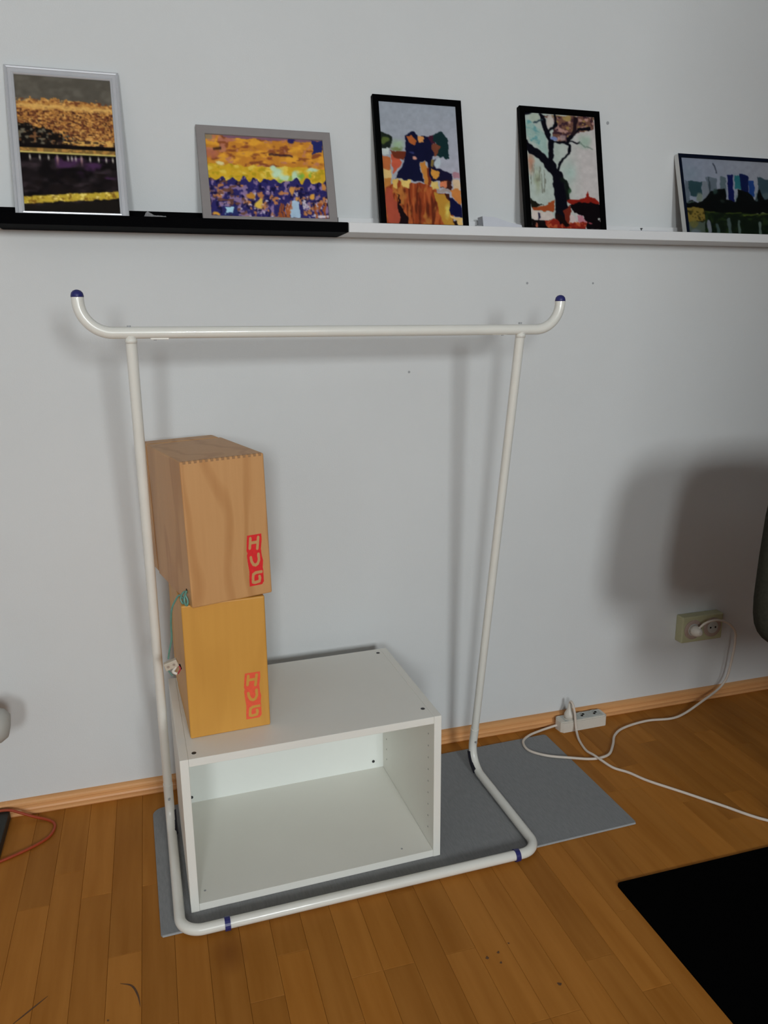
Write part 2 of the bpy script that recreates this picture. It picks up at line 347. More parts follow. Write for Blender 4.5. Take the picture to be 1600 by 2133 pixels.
for y in (.037, cd - .055):
    for j in range(9):
        o = bpy.data.objects.new('pin_hole', hme); COL.objects.link(o); o.parent = rs; o.location = (cw - t - .0006, y, .06 + j * .032)

# ------------------------------------------------------------------ clothes rack
RY = 0.02171; oy = -0.38
rk = thing('clothes_rack', 'cream-white tubular clothes rack standing over the white cabinet', 'clothes rack', (-oy * -math.sin(RY) * -1 * 0 + math.sin(RY) * -oy, oy * math.cos(RY), 0), RY)
def L3(x, y, z): return (x, y - oy, z)
zb, yb, hb = 1.2678, -0.3995, 0.4300
ZT = 0.0165
rail = fillet([L3(-.522, yb, 1.337), L3(-.522, yb, zb), L3(.530, yb, zb - .003), L3(.530, yb, 1.330)], .0605, 14)
rl = obj('hanging_rail', tube(rail, .0118, 18), M['rack'], rk, smooth=True)
for x, z in ((-.522, 1.3355), (.530, 1.3285)):
    obj('end_cap', lathe([(.0121, 0), (.0121, .003), (.0108, .008), (.0075, .0118), (.003, .0137), (0, .014)], L3(x, yb, z), 18), M['blue'], rk, smooth=True)
for s in (-1, 1):
    up = [L3(s * hb, yb, zb - .006), L3(s * hb, -.196, .118)]
    u = obj('upright', tube(up, .0110, 16), M['rack'], rk, smooth=True)
    obj('bolt', disc(*L3(s * hb - .002, yb - .0005, zb + .0098), .004, .004, 'z', 10), M['grey_small'], rk)
    obj('bracket', lathe([(.0113, -.004), (.0116, .001), (.0115, .003)], L3(s * hb, yb, zb - .0165), 16), M['rack'], rk, smooth=True)
    obj('saddle_plate', box(s * hb - s * .055 - .018, s * hb - s * .055 + .018, yb - .005 - oy, yb + .005 - oy, zb - .0142, zb - .0105, .001, 1), M['rack'], rk)
    obj('screw', disc(*L3(s * hb, -.2005 - .0122, .100), .0028, .003, 'y', 10), M['grey_small'], rk)
    obj('screw', disc(*L3(s * (hb - .046), yb, zb - .0158), .003, .004, 'z', 10), M['grey_small'], rk)
base = fillet([L3(-hb, -.200, .140), L3(-hb, -.172, ZT), L3(-hb, -.5885, ZT), L3(hb, -.5885, ZT), L3(hb, -.172, ZT), L3(hb, -.200, .140)], [.06, .048, .048, .06], 12)
obj('base_frame', tube(base, .0120, 18), M['rack'], rk, smooth=True)
for x in (-.332, .367):
    bmr = tube([L3(x - .006, -.5885, ZT - .0005), L3(x + .006, -.5885, ZT - .0005)], .0150, 18)
    obj('foot_ring', bmr, M['blue'], rk)
for s in (-1, 1):
    pth = [Vector(p) for p in base if p[1] - 0 > -.30 - oy and p[2] < .075 and p[0] * s > 0]
    pth = [p + Vector((-s * .0035, .0035, -.001)) for p in pth[2:10]]
    obj('back_foot', tube(pth, .0118, 12), M['navy'], rk, smooth=True)

# ------------------------------------------------------------------ loudspeakers
SW, SD, SH = 0.1805, 0.3406, 0.3148
def canvas_mask(name, o2w, quad, nu, nv, mask, m, parent):
    """thin print made of the cells of a fine grid for which mask(X, Y) holds"""
    u = np.linspace(0, 1, nu + 1); v = np.linspace(0, 1, nv + 1); U, V = np.meshgrid(u, v); q = [np.array(c, float) for c in quad]
    def px(U, V): return [(1 - V) * ((1 - U) * q[0][i] + U * q[1][i]) + V * ((1 - U) * q[3][i] + U * q[2][i]) for i in (0, 1)]
    uc, vc = np.meshgrid((u[1:] + u[:-1]) / 2, (v[1:] + v[:-1]) / 2); X, Y = px(uc, vc); keep = mask(X, Y)
    P = o2w(U, V).reshape(-1, 3); idx = np.arange((nu + 1) * (nv + 1)).reshape(nv + 1, nu + 1)
    F = np.stack([idx[:-1, :-1], idx[1:, :-1], idx[1:, 1:], idx[:-1, 1:]], -1)[keep]
    used = np.unique(F); remap = -np.ones(len(P), int); remap[used] = np.arange(len(used))
    me = bpy.data.meshes.new(name); me.from_pydata(P[used].tolist(), [], remap[F].tolist()); return obj(name, me, m, parent)
def inpoly(X, Y, pts):
    r = np.zeros(X.shape, bool); n = len(pts)
    for i in range(n):
        x1, y1 = pts[i]; x2, y2 = pts[(i + 1) % n]
        if y1 == y2: continue
        c = ((Y > min(y1, y2)) & (Y <= max(y1, y2))); r ^= c & (X < (Y - y1) * (x2 - x1) / (y2 - y1) + x1)
    return r
def seg_dist(X, Y, pts):
    d = np.full(X.shape, 1e9)
    for (x1, y1), (x2, y2) in zip(pts, pts[1:]):
        l2 = max((x2 - x1) ** 2 + (y2 - y1) ** 2, 1e-9); tt = np.clip(((X - x1) * (x2 - x1) + (Y - y1) * (y2 - y1)) / l2, 0, 1)
        d = np.minimum(d, np.hypot(X - x1 - tt * (x2 - x1), Y - y1 - tt * (y2 - y1)))
    return d
def hug_mask(X, Y):
    red = inpoly(X, Y, [(420, 425), (830, 425), (835, 560), (795, 790), (805, 950), (835, 1080), (815, 1230), (820, 1420), (820, 1600), (760, 1665), (395, 1665), (395, 1540), (415, 1300), (385, 1050), (375, 900), (400, 850), (375, 800), (395, 600)])
    h = seg_dist(X, Y, [(510, 505), (475, 735)]); h = np.minimum(h, seg_dist(X, Y, [(735, 505), (690, 770)])); h = np.minimum(h, seg_dist(X, Y, [(500, 615), (715, 615)]))
    uu = seg_dist(X, Y, [(485, 965), (500, 1060), (545, 1140), (610, 1165), (670, 1140), (715, 1060), (712, 910)])
    g = seg_dist(X, Y, [(765, 1352), (600, 1350), (525, 1385), (510, 1460), (500, 1570), (560, 1590), (690, 1575), (712, 1500), (700, 1455)])
    return red & (h > 38) & (uu > 38) & (g > 38)
def speaker(name, label, loc, yaw, wm, tilt, sticker, joints):
    s = thing(name, label, 'loudspeaker', loc, yaw, None); s.rotation_euler = (0, -tilt, yaw)
    # local: x right along the visible end, y away from the viewer, z up
    obj('housing', box(0, SW, 0, SD - .062, 0, SH, .0035, 3), wm, s)
    obj('rear_shell', box(.0, SW, SD - .060, SD, 0, SH, .010, 4), wm, s)
    obj('seam', box(.004, SW - .004, SD - .063, SD - .058, .004, SH - .004), M['wood_dark'], s)
    if joints:
        fb = box(-.0029, .0029, -.0006, .004, -.0055, 0.0004); fm = bpy.data.meshes.new('finger_joint'); fb.to_mesh(fm); fb.free(); fm.materials.append(M['wood_end'])
        n = 15
        for i in range(n):
            o = bpy.data.objects.new('finger_joint', fm); COL.objects.link(o); o.parent = s; o.location = (.009 + i * (SW - .018) / (n - 1), 0, SH)
    quad, x0, x1, z0, z1, sm, msk = sticker
    def o2w(U, V): return np.stack([x0 + U * (x1 - x0), np.full(U.shape, -.0004), z1 + V * (z0 - z1)], -1)
    canvas_mask('stencil_print', o2w, quad, 70, 190, msk, sm, s)
    return s
Q = ((370, 420), (840, 420), (840, 1670), (370, 1670))
lo = speaker('loudspeaker', 'honey-coloured wooden box loudspeaker with orange-red stencil, directly on the cabinet top', (-0.3646, -0.4422, 0.3836), 0.0608, M['wood_lo'], 0.0,
             (Q, .1235, .1625, .0235, .1375, M['orange_red'], hug_mask), False)
up_ = speaker('loudspeaker', 'paler wooden box loudspeaker with bright red stencil, stacked on the other loudspeaker', (-0.3416, -0.4650, 0.3836 + SH - .0002), 0.231, M['wood_up'], 0.0183,
              (Q, .1270, .1640, .0235, .1400, M['red'], hug_mask), True)
obj('cable_hole', disc(-.0004, .034, .030, .0052, .002, 'x', 14), M['black'], up_)

# cable hanging out of the upper loudspeaker with a terminal block at its end
cb = thing('speaker_cable', 'thin clear green loudspeaker cable with terminal block hanging beside the stacked loudspeakers', 'cable', (-0.385, -0.40, 0.55))
def loc3(p): return (p[0] + .385, p[1] + .40, p[2] - .55)
cpts = [(-.3490, -.4330, .728), (-.358, -.438, .727), (-.364, -.446, .716), (-.360, -.448, .706), (-.3585, -.442, .714), (-.366, -.438, .722), (-.376, -.434, .708), (-.384, -.43, .688), (-.3875, -.42, .652), (-.3885, -.41, .615), (-.3950, -.405, .586), (-.399, -.40, .564)]
obj('cord', tube(catmull([loc3(p) for p in cpts], 6), .0021, 8), M['green'], cb, smooth=True)
obj('cord_loop', tube(catmull([loc3(p) for p in [(-.351, -.440, .730), (-.356, -.449, .720), (-.356, -.452, .708), (-.352, -.450, .702), (-.350, -.449, .712), (-.354, -.446, .724)]], 6), .0026, 8), M['green'], cb, smooth=True)
tb = obj('terminal_block', box(-.024, .006, -.008, .006, -.008, .010, .002, 2), M['terminal'], cb, loc=(.0, 0, .002), rot=(0, math.radians(-18), 0))
for dx in (-.016, -.003): obj('clamp_screw', disc(dx, -.0092, .001, .003, .0015, 'y', 10), M['metal'], tb)
obj('white_wire', tube(catmull([(.004, -.002, .004), (.0, -.005, -.006), (-.006, -.004, -.016), (.002, -.006, -.022)], 5), .0035, 8), M['plastic'], cb, smooth=True)
obj('red_wire', tube(catmull([(.006, -.001, -.004), (.010, -.003, -.012), (.004, -.004, -.023)], 5), .0016, 8), M['wire_red'], cb, smooth=True)
obj('green_wire', tube(catmull([(-.014, 0, -.004), (-.015, -.002, -.014), (-.008, -.003, -.026)], 5), .0015, 8), M['green'], cb, smooth=True)
obj('black_wire', tube(catmull([(.009, 0, -.002), (.012, -.002, -.014)], 5), .0015, 8), M['black'], cb, smooth=True)

# ------------------------------------------------------------------ picture ledges
LZ0, LZ1 = 1.4985, 1.5215; LB = 1.5465; LY = -0.120; TRAY = LZ0 + 0.010
def ledge(label, x0, x1, m):
    e = thing('picture_ledge', label, 'shelf', ((x0 + x1) / 2, 0, LZ0))
    a, b = x0 - (x0 + x1) / 2, x1 - (x0 + x1) / 2
    obj('back_board', box(a, b, -.011, 0, 0, LB - LZ0, .0008, 1), m, e)
    obj('tray', box(a, b, LY + .0105, -.0108, 0, TRAY - LZ0, .0005, 1), m, e)
    obj('front_lip', box(a, b, LY, LY + .011, 0, LZ1 - LZ0, .0008, 1), m, e)
    return e
ledge('black picture ledge carrying the silver frame and the taupe frame', -.690, .1005, M['ledge_black'])
ledge('long white picture ledge carrying the two black frames and the skyline picture', .1025, 1.62, M['ledge_white'])
ledge('white picture ledge adjoining the far end of the black ledge', -1.48, -.692, M['ledge_white'])

# ------------------------------------------------------------------ pictures: painted prints
def vnoise(X, Y, s, seed, oct=3):
    out = 0; amp = 1; tot = 0; rng = np.random.RandomState(seed)
    for o in range(oct):
        x = X / s; y = Y / s; xi = np.floor(x).astype(int); yi = np.floor(y).astype(int); fx = x - xi; fy = y - yi
        fx = fx * fx * (3 - 2 * fx); fy = fy * fy * (3 - 2 * fy); tab = rng.rand(64, 64)
        g = lambda a, b: tab[(yi + b) % 64, (xi + a) % 64]
        out = out + amp * ((g(0, 0) * (1 - fx) + g(1, 0) * fx) * (1 - fy) + (g(0, 1) * (1 - fx) + g(1, 1) * fx) * fy); tot += amp; amp *= .5; s = s / 2
    return out / tot
class Paint:
    def __init__(s, quad, nu, nv, warp=0, wscale=60):
        u = np.linspace(0, 1, nu); v = np.linspace(0, 1, nv); s.U, s.V = np.meshgrid(u, v); q = [np.array(c, float) for c in quad]; s.nu, s.nv = nu, nv
        s.X0, s.Y0 = [(1 - s.V) * ((1 - s.U) * q[0][i] + s.U * q[1][i]) + s.V * ((1 - s.U) * q[3][i] + s.U * q[2][i]) for i in (0, 1)]
        s.X = s.X0 + warp * 3.4 * (vnoise(s.X0, s.Y0, wscale, 5) - .5); s.Y = s.Y0 + warp * 3.4 * (vnoise(s.X0, s.Y0, wscale, 9) - .5)
        s.img = np.zeros((nv, nu, 3))
    def put(s, w, col):
        w = np.clip(np.asarray(w, float), 0, 1)[..., None]; s.img = s.img * (1 - w) + np.array(col, float) * w
    def poly(s, pts, col, a=1.0): s.put(inpoly(s.X, s.Y, pts) * a, col)
    def line(s, pts, w, col, a=1.0): s.put(np.clip((w / 2 - seg_dist(s.X, s.Y, pts)) / 8 + .5, 0, 1) * a, col)
    def spot(s, x, y, rx, ry, col, a=1.0, soft=.35): s.put(np.clip((1 - np.hypot((s.X - x) / rx, (s.Y - y) / ry)) / soft, 0, 1) * a, col)
    def mott(s, sx, sy, seed, lo, hi, col, a=1.0, where=1.0): s.put(np.clip((vnoise(s.X0 / sx, s.Y0 / sy, 1.0, seed) - lo) / (hi - lo), 0, 1) * a * where, col)
    def attr(s):
        g = s.img; g = (np.roll(g, 1, 0) + np.roll(g, -1, 0) + np.roll(g, 1, 1) + np.roll(g, -1, 1) + 2 * g) / 6; g[0] = s.img[0]; g[-1] = s.img[-1]; g[:, 0] = s.img[:, 0]; g[:, -1] = s.img[:, -1]
        g = g * (.94 + .12 * vnoise(s.X0, s.Y0, 45, 77, 4))[..., None]; m = g.mean(-1, keepdims=True); g = m + (g - m) * .93
        i = np.clip(g, 0, 255) / 255.; l = np.where(i <= .04045, i / 12.92, ((i + .055) / 1.055) ** 2.4) * K
        return np.concatenate([np.clip(l, 0, .92).reshape(-1, 3), np.ones((s.nu * s.nv, 1))], 1)

def art1():
    p = Paint(((85, 205), (925, 262), (1010, 1360), (180, 1345)), 130, 180, 14, 40); V, U = p.V, p.U; n = vnoise(p.X0, p.Y0, 38, 3); n2 = vnoise(p.X0, p.Y0, 16, 4); band = lambda a, b: ((V > a) & (V < b)).astype(float)
    wob = (n - .5) * .09
    p.put(1, (82, 77, 68)); p.mott(90, 60, 21, .45, .8, (98, 92, 82))
    p.put(V + wob > .175, (178, 122, 58)); p.mott(26, 14, 22, .45, .65, (112, 62, 36), 1, band(.17, .6)); p.mott(20, 9, 23, .55, .7, (214, 164, 88), .9, band(.17, .56))
    p.put(np.clip(1 - abs(V + wob * .5 - .225) / .025, 0, 1) * .9, (216, 172, 92)); p.mott(15, 8, 24, .58, .68, (58, 30, 24), .9, band(.25, .55))
    hill = (V > .34 + U * .16 + wob * .6) & (V < .535) & (U < .52 + .4 * (n2 - .5)); p.put(hill, (20, 16, 14)); p.mott(34, 20, 25, .6, .68, (120, 112, 92), .8, hill); p.mott(30, 24, 26, .62, .7, (132, 86, 50), .8, hill)
    p.put((V > .47 + .05 * (n - .5)) & (V < .49 + .05 * (n - .5)) & (U > .45), (206, 160, 80)); p.mott(40, 18, 27, .5, .6, (40, 26, 26), .9, band(.46, .53) * (U > .4))
    p.put(band(.50, .53), (16, 12, 12)); p.put(band(.528, .555), (120, 92, 46)); p.mott(30, 14, 28, .5, .6, (176, 128, 62), 1, band(.53, .56)); p.put(band(.556, .568), (196, 178, 96))
    p.put(V > .569, (14, 11, 12)); p.mott(90, 60, 29, .4, .75, (52, 42, 46), 1, (V > .6)); p.mott(110, 60, 30, .5, .75, (70, 40, 76), .9, band(.59, .74) * (U > .35)); p.mott(120, 50, 31, .5, .7, (24, 18, 18), 1, (V > .7))
    for u in (.1, .2, .29, .38, .49, .53, .57, .63, .72, .81, .89, .96): p.put(np.clip(1 - abs(U - u) / .014, 0, 1) * np.clip(1 - abs(V - .597) / .028, 0, 1) * 1.4, (190, 182, 170))
    for u in (.38, .63): p.put(np.clip(1 - abs(U - u) / .018, 0, 1) * np.clip(1 - abs(V - .61) / .05, 0, 1), (150, 110, 110))
    yb_ = .915 - .06 * U; d = abs(V + wob * .25 - yb_); p.put(np.clip((.030 - d) / .008, 0, 1), (186, 158, 48)); p.mott(22, 22, 32, .55, .7, (120, 84, 24), .9, d < .028); p.mott(26, 20, 33, .58, .7, (228, 206, 110), .9, d < .026)
    p.put(V > yb_ + .045, (24, 20, 17)); return p
def art2():
    p = Paint(((190, 230), (1245, 275), (1310, 985), (285, 955)), 190, 130, 16, 50); V, U = p.V, p.U; n = vnoise(p.X0, p.Y0, 70, 3); wob = (n - .5) * .14; band = lambda a, b: ((V > a) & (V < b)).astype(float)
    p.put(1, (188, 122, 40)); p.mott(90, 50, 41, .42, .62, (212, 150, 44)); p.mott(70, 34, 42, .55, .68, (128, 66, 40), .9); p.mott(60, 40, 43, .62, .72, (176, 112, 92), .8)
    p.put(np.clip(1 - abs(V + wob * .4 - .21) / .02, 0, 1) * ((U > .52) & (U < .73)), (52, 28, 40)); p.put(np.clip(1 - abs(V - .17 + .3 * (U - .1)) / .03, 0, 1) * ((U > .06) & (U < .13)), (50, 30, 26)); p.spot(260, 400, 80, 50, (170, 96, 72), .8)
    p.put((V < .03 + wob * .3) & (U > .15), (120, 84, 100)); p.spot(960, 280, 40, 40, (40, 36, 92)); p.poly([(1130, 270), (1250, 280), (1235, 380), (1160, 390)], (34, 40, 98)); p.put((V < .06) & (U < .06), (140, 120, 90))
    yel = (V + wob * .5 > .36) & (V < .56); p.put(yel, (196, 156, 34)); p.mott(60, 40, 44, .5, .65, (214, 186, 74), .9, yel); p.mott(40, 30, 45, .58, .66, (164, 140, 24), .8, yel); p.spot(330, 490, 50, 30, (210, 196, 140))
    for x, y, a, b in ((840, 570, 60, 60), (900, 610, 50, 40), (1000, 600, 50, 60), (800, 530, 40, 30), (1150, 545, 80, 28)): p.spot(x, y, a, b, (176, 206, 178), .95, .5)
    for x, y, a, b in ((860, 640, 40, 24), (950, 640, 22, 50), (1050, 590, 24, 40), (1130, 590, 24, 24)): p.spot(x, y, a, b, (98, 168, 70), .75, .6)
    jag = .53 + .05 * (vnoise(p.X0, p.Y0 * .2, 46, 6, 2) - .5) * 2 - .02 * np.sin(U * 70); ind = V > jag; p.put(ind, (42, 38, 96)); p.mott(40, 50, 46, .56, .64, (140, 114, 150), .9, ind); p.mott(44, 44, 47, .60, .68, (184, 118, 66), .95, ind * (V > .6)); p.mott(30, 34, 48, .62, .7, (24, 22, 60), 1, ind); p.mott(36, 34, 49, .66, .74, (196, 186, 196), .9, ind * (V > .66)); p.mott(50, 30, 50, .64, .7, (104, 66, 52), .9, ind * (U < .3))
    p.poly([(385, 860), (500, 860), (505, 945), (390, 945)], (40, 46, 100)); p.poly([(395, 868), (470, 868), (472, 930), (402, 930)], (160, 200, 216)); p.poly([(970, 820), (1045, 820), (1050, 975), (975, 970)], (156, 180, 200)); p.spot(1005, 805, 22, 22, (196, 140, 60))
    for x in (870, 895, 925, 950, 1185, 1225, 1265): p.line([(x, 850), (x + 10, 970)], 18, (150, 76, 36))
    p.spot(610, 770, 45, 40, (186, 128, 44)); p.spot(690, 850, 40, 50, (210, 176, 70)); p.spot(330, 930, 30, 25, (206, 146, 54)); p.spot(1150, 780, 30, 30, (210, 150, 60)); p.spot(970, 730, 24, 50, (200, 140, 64)); p.spot(1250, 690, 24, 40, (196, 130, 60)); p.spot(1240, 950, 50, 20, (206, 196, 200)); return p
def art3():
    p = Paint(((300, 285), (1210, 350), (1290, 1740), (385, 1715)), 130, 190, 16, 60); V, U = p.V, p.U
    p.put(1, (142, 148, 157)); p.put(np.clip(V * 1.6, 0, 1) * U, (158, 156, 168))
    nav, rust = (15, 17, 46), (134, 55, 26); P = p.poly
    P([(310, 630), (400, 660), (460, 700), (470, 760), (440, 840), (330, 830)], (26, 34, 28)); p.spot(380, 745, 55, 42, (78, 92, 42)); p.spot(530, 790, 90, 80, (140, 166, 130), .9, .8); p.spot(520, 840, 90, 30, (104, 120, 66), .9, .6); P([(335, 830), (430, 840), (430, 915), (340, 910)], (176, 184, 180))
    P([(340, 920), (440, 940), (440, 1080), (345, 1080)], (168, 92, 48)); P([(345, 1075), (450, 1075), (450, 1180), (355, 1180)], (196, 166, 104)); P([(355, 1180), (440, 1180), (440, 1300), (360, 1290)], (172, 112, 50)); P([(445, 890), (500, 900), (575, 990), (520, 1090), (470, 1130)], (178, 78, 54)); P([(440, 860), (640, 880), (600, 960), (500, 940)], (104, 44, 26))
    P([(610, 690), (650, 660), (690, 630), (740, 640), (760, 700), (830, 680), (920, 690), (940, 900), (900, 1000), (780, 990), (800, 1100), (830, 1220), (490, 1180), (560, 1080), (600, 1000), (620, 880)], nav)
    P([(630, 690), (690, 680), (745, 760), (725, 810), (680, 770)], (168, 88, 42)); P([(760, 690), (820, 690), (825, 770), (770, 780)], (194, 132, 72)); P([(870, 690), (950, 680), (950, 780), (900, 760)], (60, 22, 40)); P([(920, 780), (1010, 760), (1020, 900), (940, 910)], (112, 60, 42)); P([(950, 660), (1040, 640), (1100, 710), (1135, 800), (1110, 880), (1130, 970), (1060, 930), (1010, 960), (960, 910), (1020, 820), (930, 740)], (17, 42, 44)); p.spot(720, 950, 30, 28, (190, 134, 116)); p.spot(690, 880, 26, 18, (50, 56, 110), .8)
    P([(880, 1000), (950, 950), (970, 1060), (1050, 1090), (1170, 1120), (1170, 1220), (1000, 1220), (890, 1230)], (20, 18, 46)); p.spot(985, 1010, 36, 66, (166, 178, 184)); p.spot(930, 1000, 26, 50, (120, 100, 50)); P([(910, 1070), (1025, 1100), (990, 1210), (945, 1190)], (194, 134, 52)); P([(785, 1000), (855, 1000), (885, 1150), (905, 1270), (840, 1250)], (182, 116, 46)); P([(860, 1060), (890, 1060), (910, 1250), (880, 1250)], (112, 46, 26))
    P([(1180, 1115), (1250, 1115), (1250, 1190), (1180, 1190)], (156, 112, 122)); P([(1170, 1210), (1250, 1210), (1250, 1320), (1175, 1320)], (194, 168, 134))
    g = [(350, 1290), (500, 1220), (900, 1250), (1000, 1350), (1100, 1360), (1160, 1500), (1190, 1745), (370, 1730)]; P(g, rust); ing = inpoly(p.X, p.Y, g); p.mott(26, 160, 61, .5, .62, (168, 84, 40), .9, ing); p.mott(20, 190, 62, .58, .66, (84, 32, 18), .9, ing); p.mott(60, 120, 63, .6, .72, (176, 112, 48), .8, ing)
    P([(370, 1290), (440, 1300), (540, 1560), (540, 1710), (440, 1710), (395, 1560)], (158, 68, 48)); P([(500, 1360), (560, 1500), (640, 1640), (650, 1730), (530, 1730), (540, 1600)], (22, 10, 14)); P([(530, 1195), (665, 1195), (670, 1290), (590, 1290)], (204, 176, 96)); P([(455, 1190), (515, 1190), (515, 1310), (470, 1300)], (198, 162, 82)); P([(905, 1220), (995, 1230), (1005, 1310), (930, 1305)], (194, 168, 94)); P([(1020, 1220), (1160, 1220), (1160, 1310), (1020, 1300)], (58, 28, 24)); P([(1020, 1230), (1095, 1230), (1095, 1305), (1020, 1290)], (194, 112, 76)); P([(960, 1310), (1150, 1310), (1150, 1342), (970, 1342)], (146, 134, 130))
    P([(940, 1340), (1060, 1370), (1135, 1480), (1145, 1600), (1190, 1740), (1060, 1730), (1000, 1560)], (170, 124, 42)); p.spot(1110, 1560, 44, 120, (196, 180, 84), .9, .7); P([(1060, 1360), (1130, 1370), (1140, 1470), (1090, 1430)], (62, 28, 20)); P([(1150, 1310), (1265, 1310), (1265, 1490), (1160, 1400)], (184, 114, 54)); P([(1110, 1400), (1180, 1430), (1275, 1490), (1285, 1630), (1150, 1610)], (13, 15, 52)); P([(1150, 1630), (1290, 1630), (1290, 1740), (1240, 1740), (1210, 1665), (1150, 1650)], (206, 170, 104)); P([(1180, 1680), (1215, 1670), (1230, 1740), (1185, 1740)], (28, 16, 16)); return p
def art4():
    p = Paint(((350, 290), (1175, 360), (1215, 1660), (385, 1650)), 130, 190, 12, 50); V, U = p.V, p.U; P, L, S = p.poly, p.line, p.spot
    p.put(1, (158, 168, 160)); p.put(np.clip((U - .45) * 3, 0, 1), (174, 168, 166)); tk = (8, 8, 17)
    P([(355, 380), (420, 400), (600, 560), (615, 830), (480, 680), (365, 560)], (140, 164, 156)); p.mott(60, 50, 71, .5, .64, (84, 138, 142), .85, inpoly(p.X, p.Y, [(355, 380), (440, 400), (540, 560), (520, 680), (370, 600)])); S(470, 360, 75, 62, (156, 166, 150))
    tr = [(560, 330), (1170, 355), (1165, 500), (900, 560), (830, 640), (660, 620), (700, 420)]; P(tr, (104, 70, 58)); w = inpoly(p.X, p.Y, tr); p.mott(44, 36, 72, .52, .62, (52, 30, 40), .95, w); p.mott(40, 40, 73, .6, .68, (170, 130, 120), .9, w); p.mott(34, 34, 74, .64, .7, (150, 120, 66), .9, w); S(690, 600, 44, 34, (108, 124, 168)); S(790, 590, 50, 40, (150, 130, 130), .8); S(645, 410, 52, 100, (176, 168, 160)); S(850, 370, 60, 40, (156, 132, 76), .9)
    S(410, 880, 55, 170, (166, 116, 92), .9, .8); S(480, 1100, 60, 200, (140, 146, 118), .8, .8); p.mott(14, 120, 75, .58, .68, (92, 92, 78), .7, inpoly(p.X, p.Y, [(390, 900), (560, 920), (600, 1250), (400, 1250)])); S(860, 1000, 110, 170, (150, 172, 164), .8, .9); S(1050, 640, 110, 110, (138, 162, 146), .8, .8)
    L([(745, 1660), (748, 1250)], 150, tk); L([(748, 1300), (720, 1050)], 128, tk); L([(720, 1080), (640, 890)], 92, tk); L([(640, 910), (655, 640)], 62, tk); L([(655, 660), (592, 480), (548, 320)], 46, tk); L([(650, 960), (540, 810), (430, 730), (360, 660)], 84, tk); L([(712, 1000), (760, 870), (850, 780), (862, 690), (800, 640), (670, 650)], 30, tk); L([(840, 640), (900, 570), (980, 500), (1110, 490)], 36, tk); L([(860, 635), (990, 655)], 22, tk); L([(610, 540), (720, 450), (700, 330)], 26, tk); L([(920, 550), (945, 380)], 44, (30, 18, 24)); L([(990, 660), (1140, 730)], 14, (96, 116, 104), .8); L([(470, 420), (560, 380)], 18, (40, 60, 70)); L([(350, 300), (420, 290)], 60, tk)
    L([(765, 1060), (815, 1120), (830, 1300)], 44, (16, 24, 20)); S(845, 1215, 26, 50, (44, 74, 48), .9)
    P([(820, 1310), (960, 1310), (1045, 1270), (1062, 1205), (1080, 1270), (1205, 1335), (1205, 1400), (1000, 1360), (940, 1390), (850, 1370)], (128, 26, 16)); P([(850, 1385), (1000, 1330), (1215, 1370), (1220, 1665), (1050, 1665), (1000, 1500), (880, 1450)], (11, 6, 9)); P([(385, 1290), (470, 1365), (540, 1370), (400, 1405)], (24, 24, 16)); P([(405, 1400), (560, 1380), (665, 1320), (655, 1450), (420, 1440)], (144, 64, 28)); P([(395, 1430), (500, 1455), (630, 1460), (655, 1530), (540, 1550), (405, 1545)], (184, 172, 164)); S(485, 1505, 16, 44, (30, 26, 50)); P([(380, 1545), (560, 1550), (590, 1660), (385, 1660)], (14, 8, 10)); S(450, 1610, 18, 34, (150, 80, 60))
    r = [(540, 1550), (700, 1535), (720, 1600), (860, 1560), (1045, 1570), (1020, 1665), (585, 1660)]; P(r, (124, 30, 20)); p.mott(34, 26, 76, .55, .66, (170, 80, 44), .9, inpoly(p.X, p.Y, r)); P([(770, 1440), (855, 1380), (855, 1560), (790, 1570)], (104, 34, 22)); L([(700, 1500), (800, 1600)], 60, (20, 8, 8)); P([(850, 1490), (900, 1490), (925, 1570), (838, 1570)], (184, 168, 164)); P([(940, 1490), (980, 1490), (1040, 1580), (945, 1575)], (170, 112, 124)); S(1195, 1530, 20, 20, (170, 170, 165)); S(1080, 1585, 24, 12, (140, 60, 70)); return p
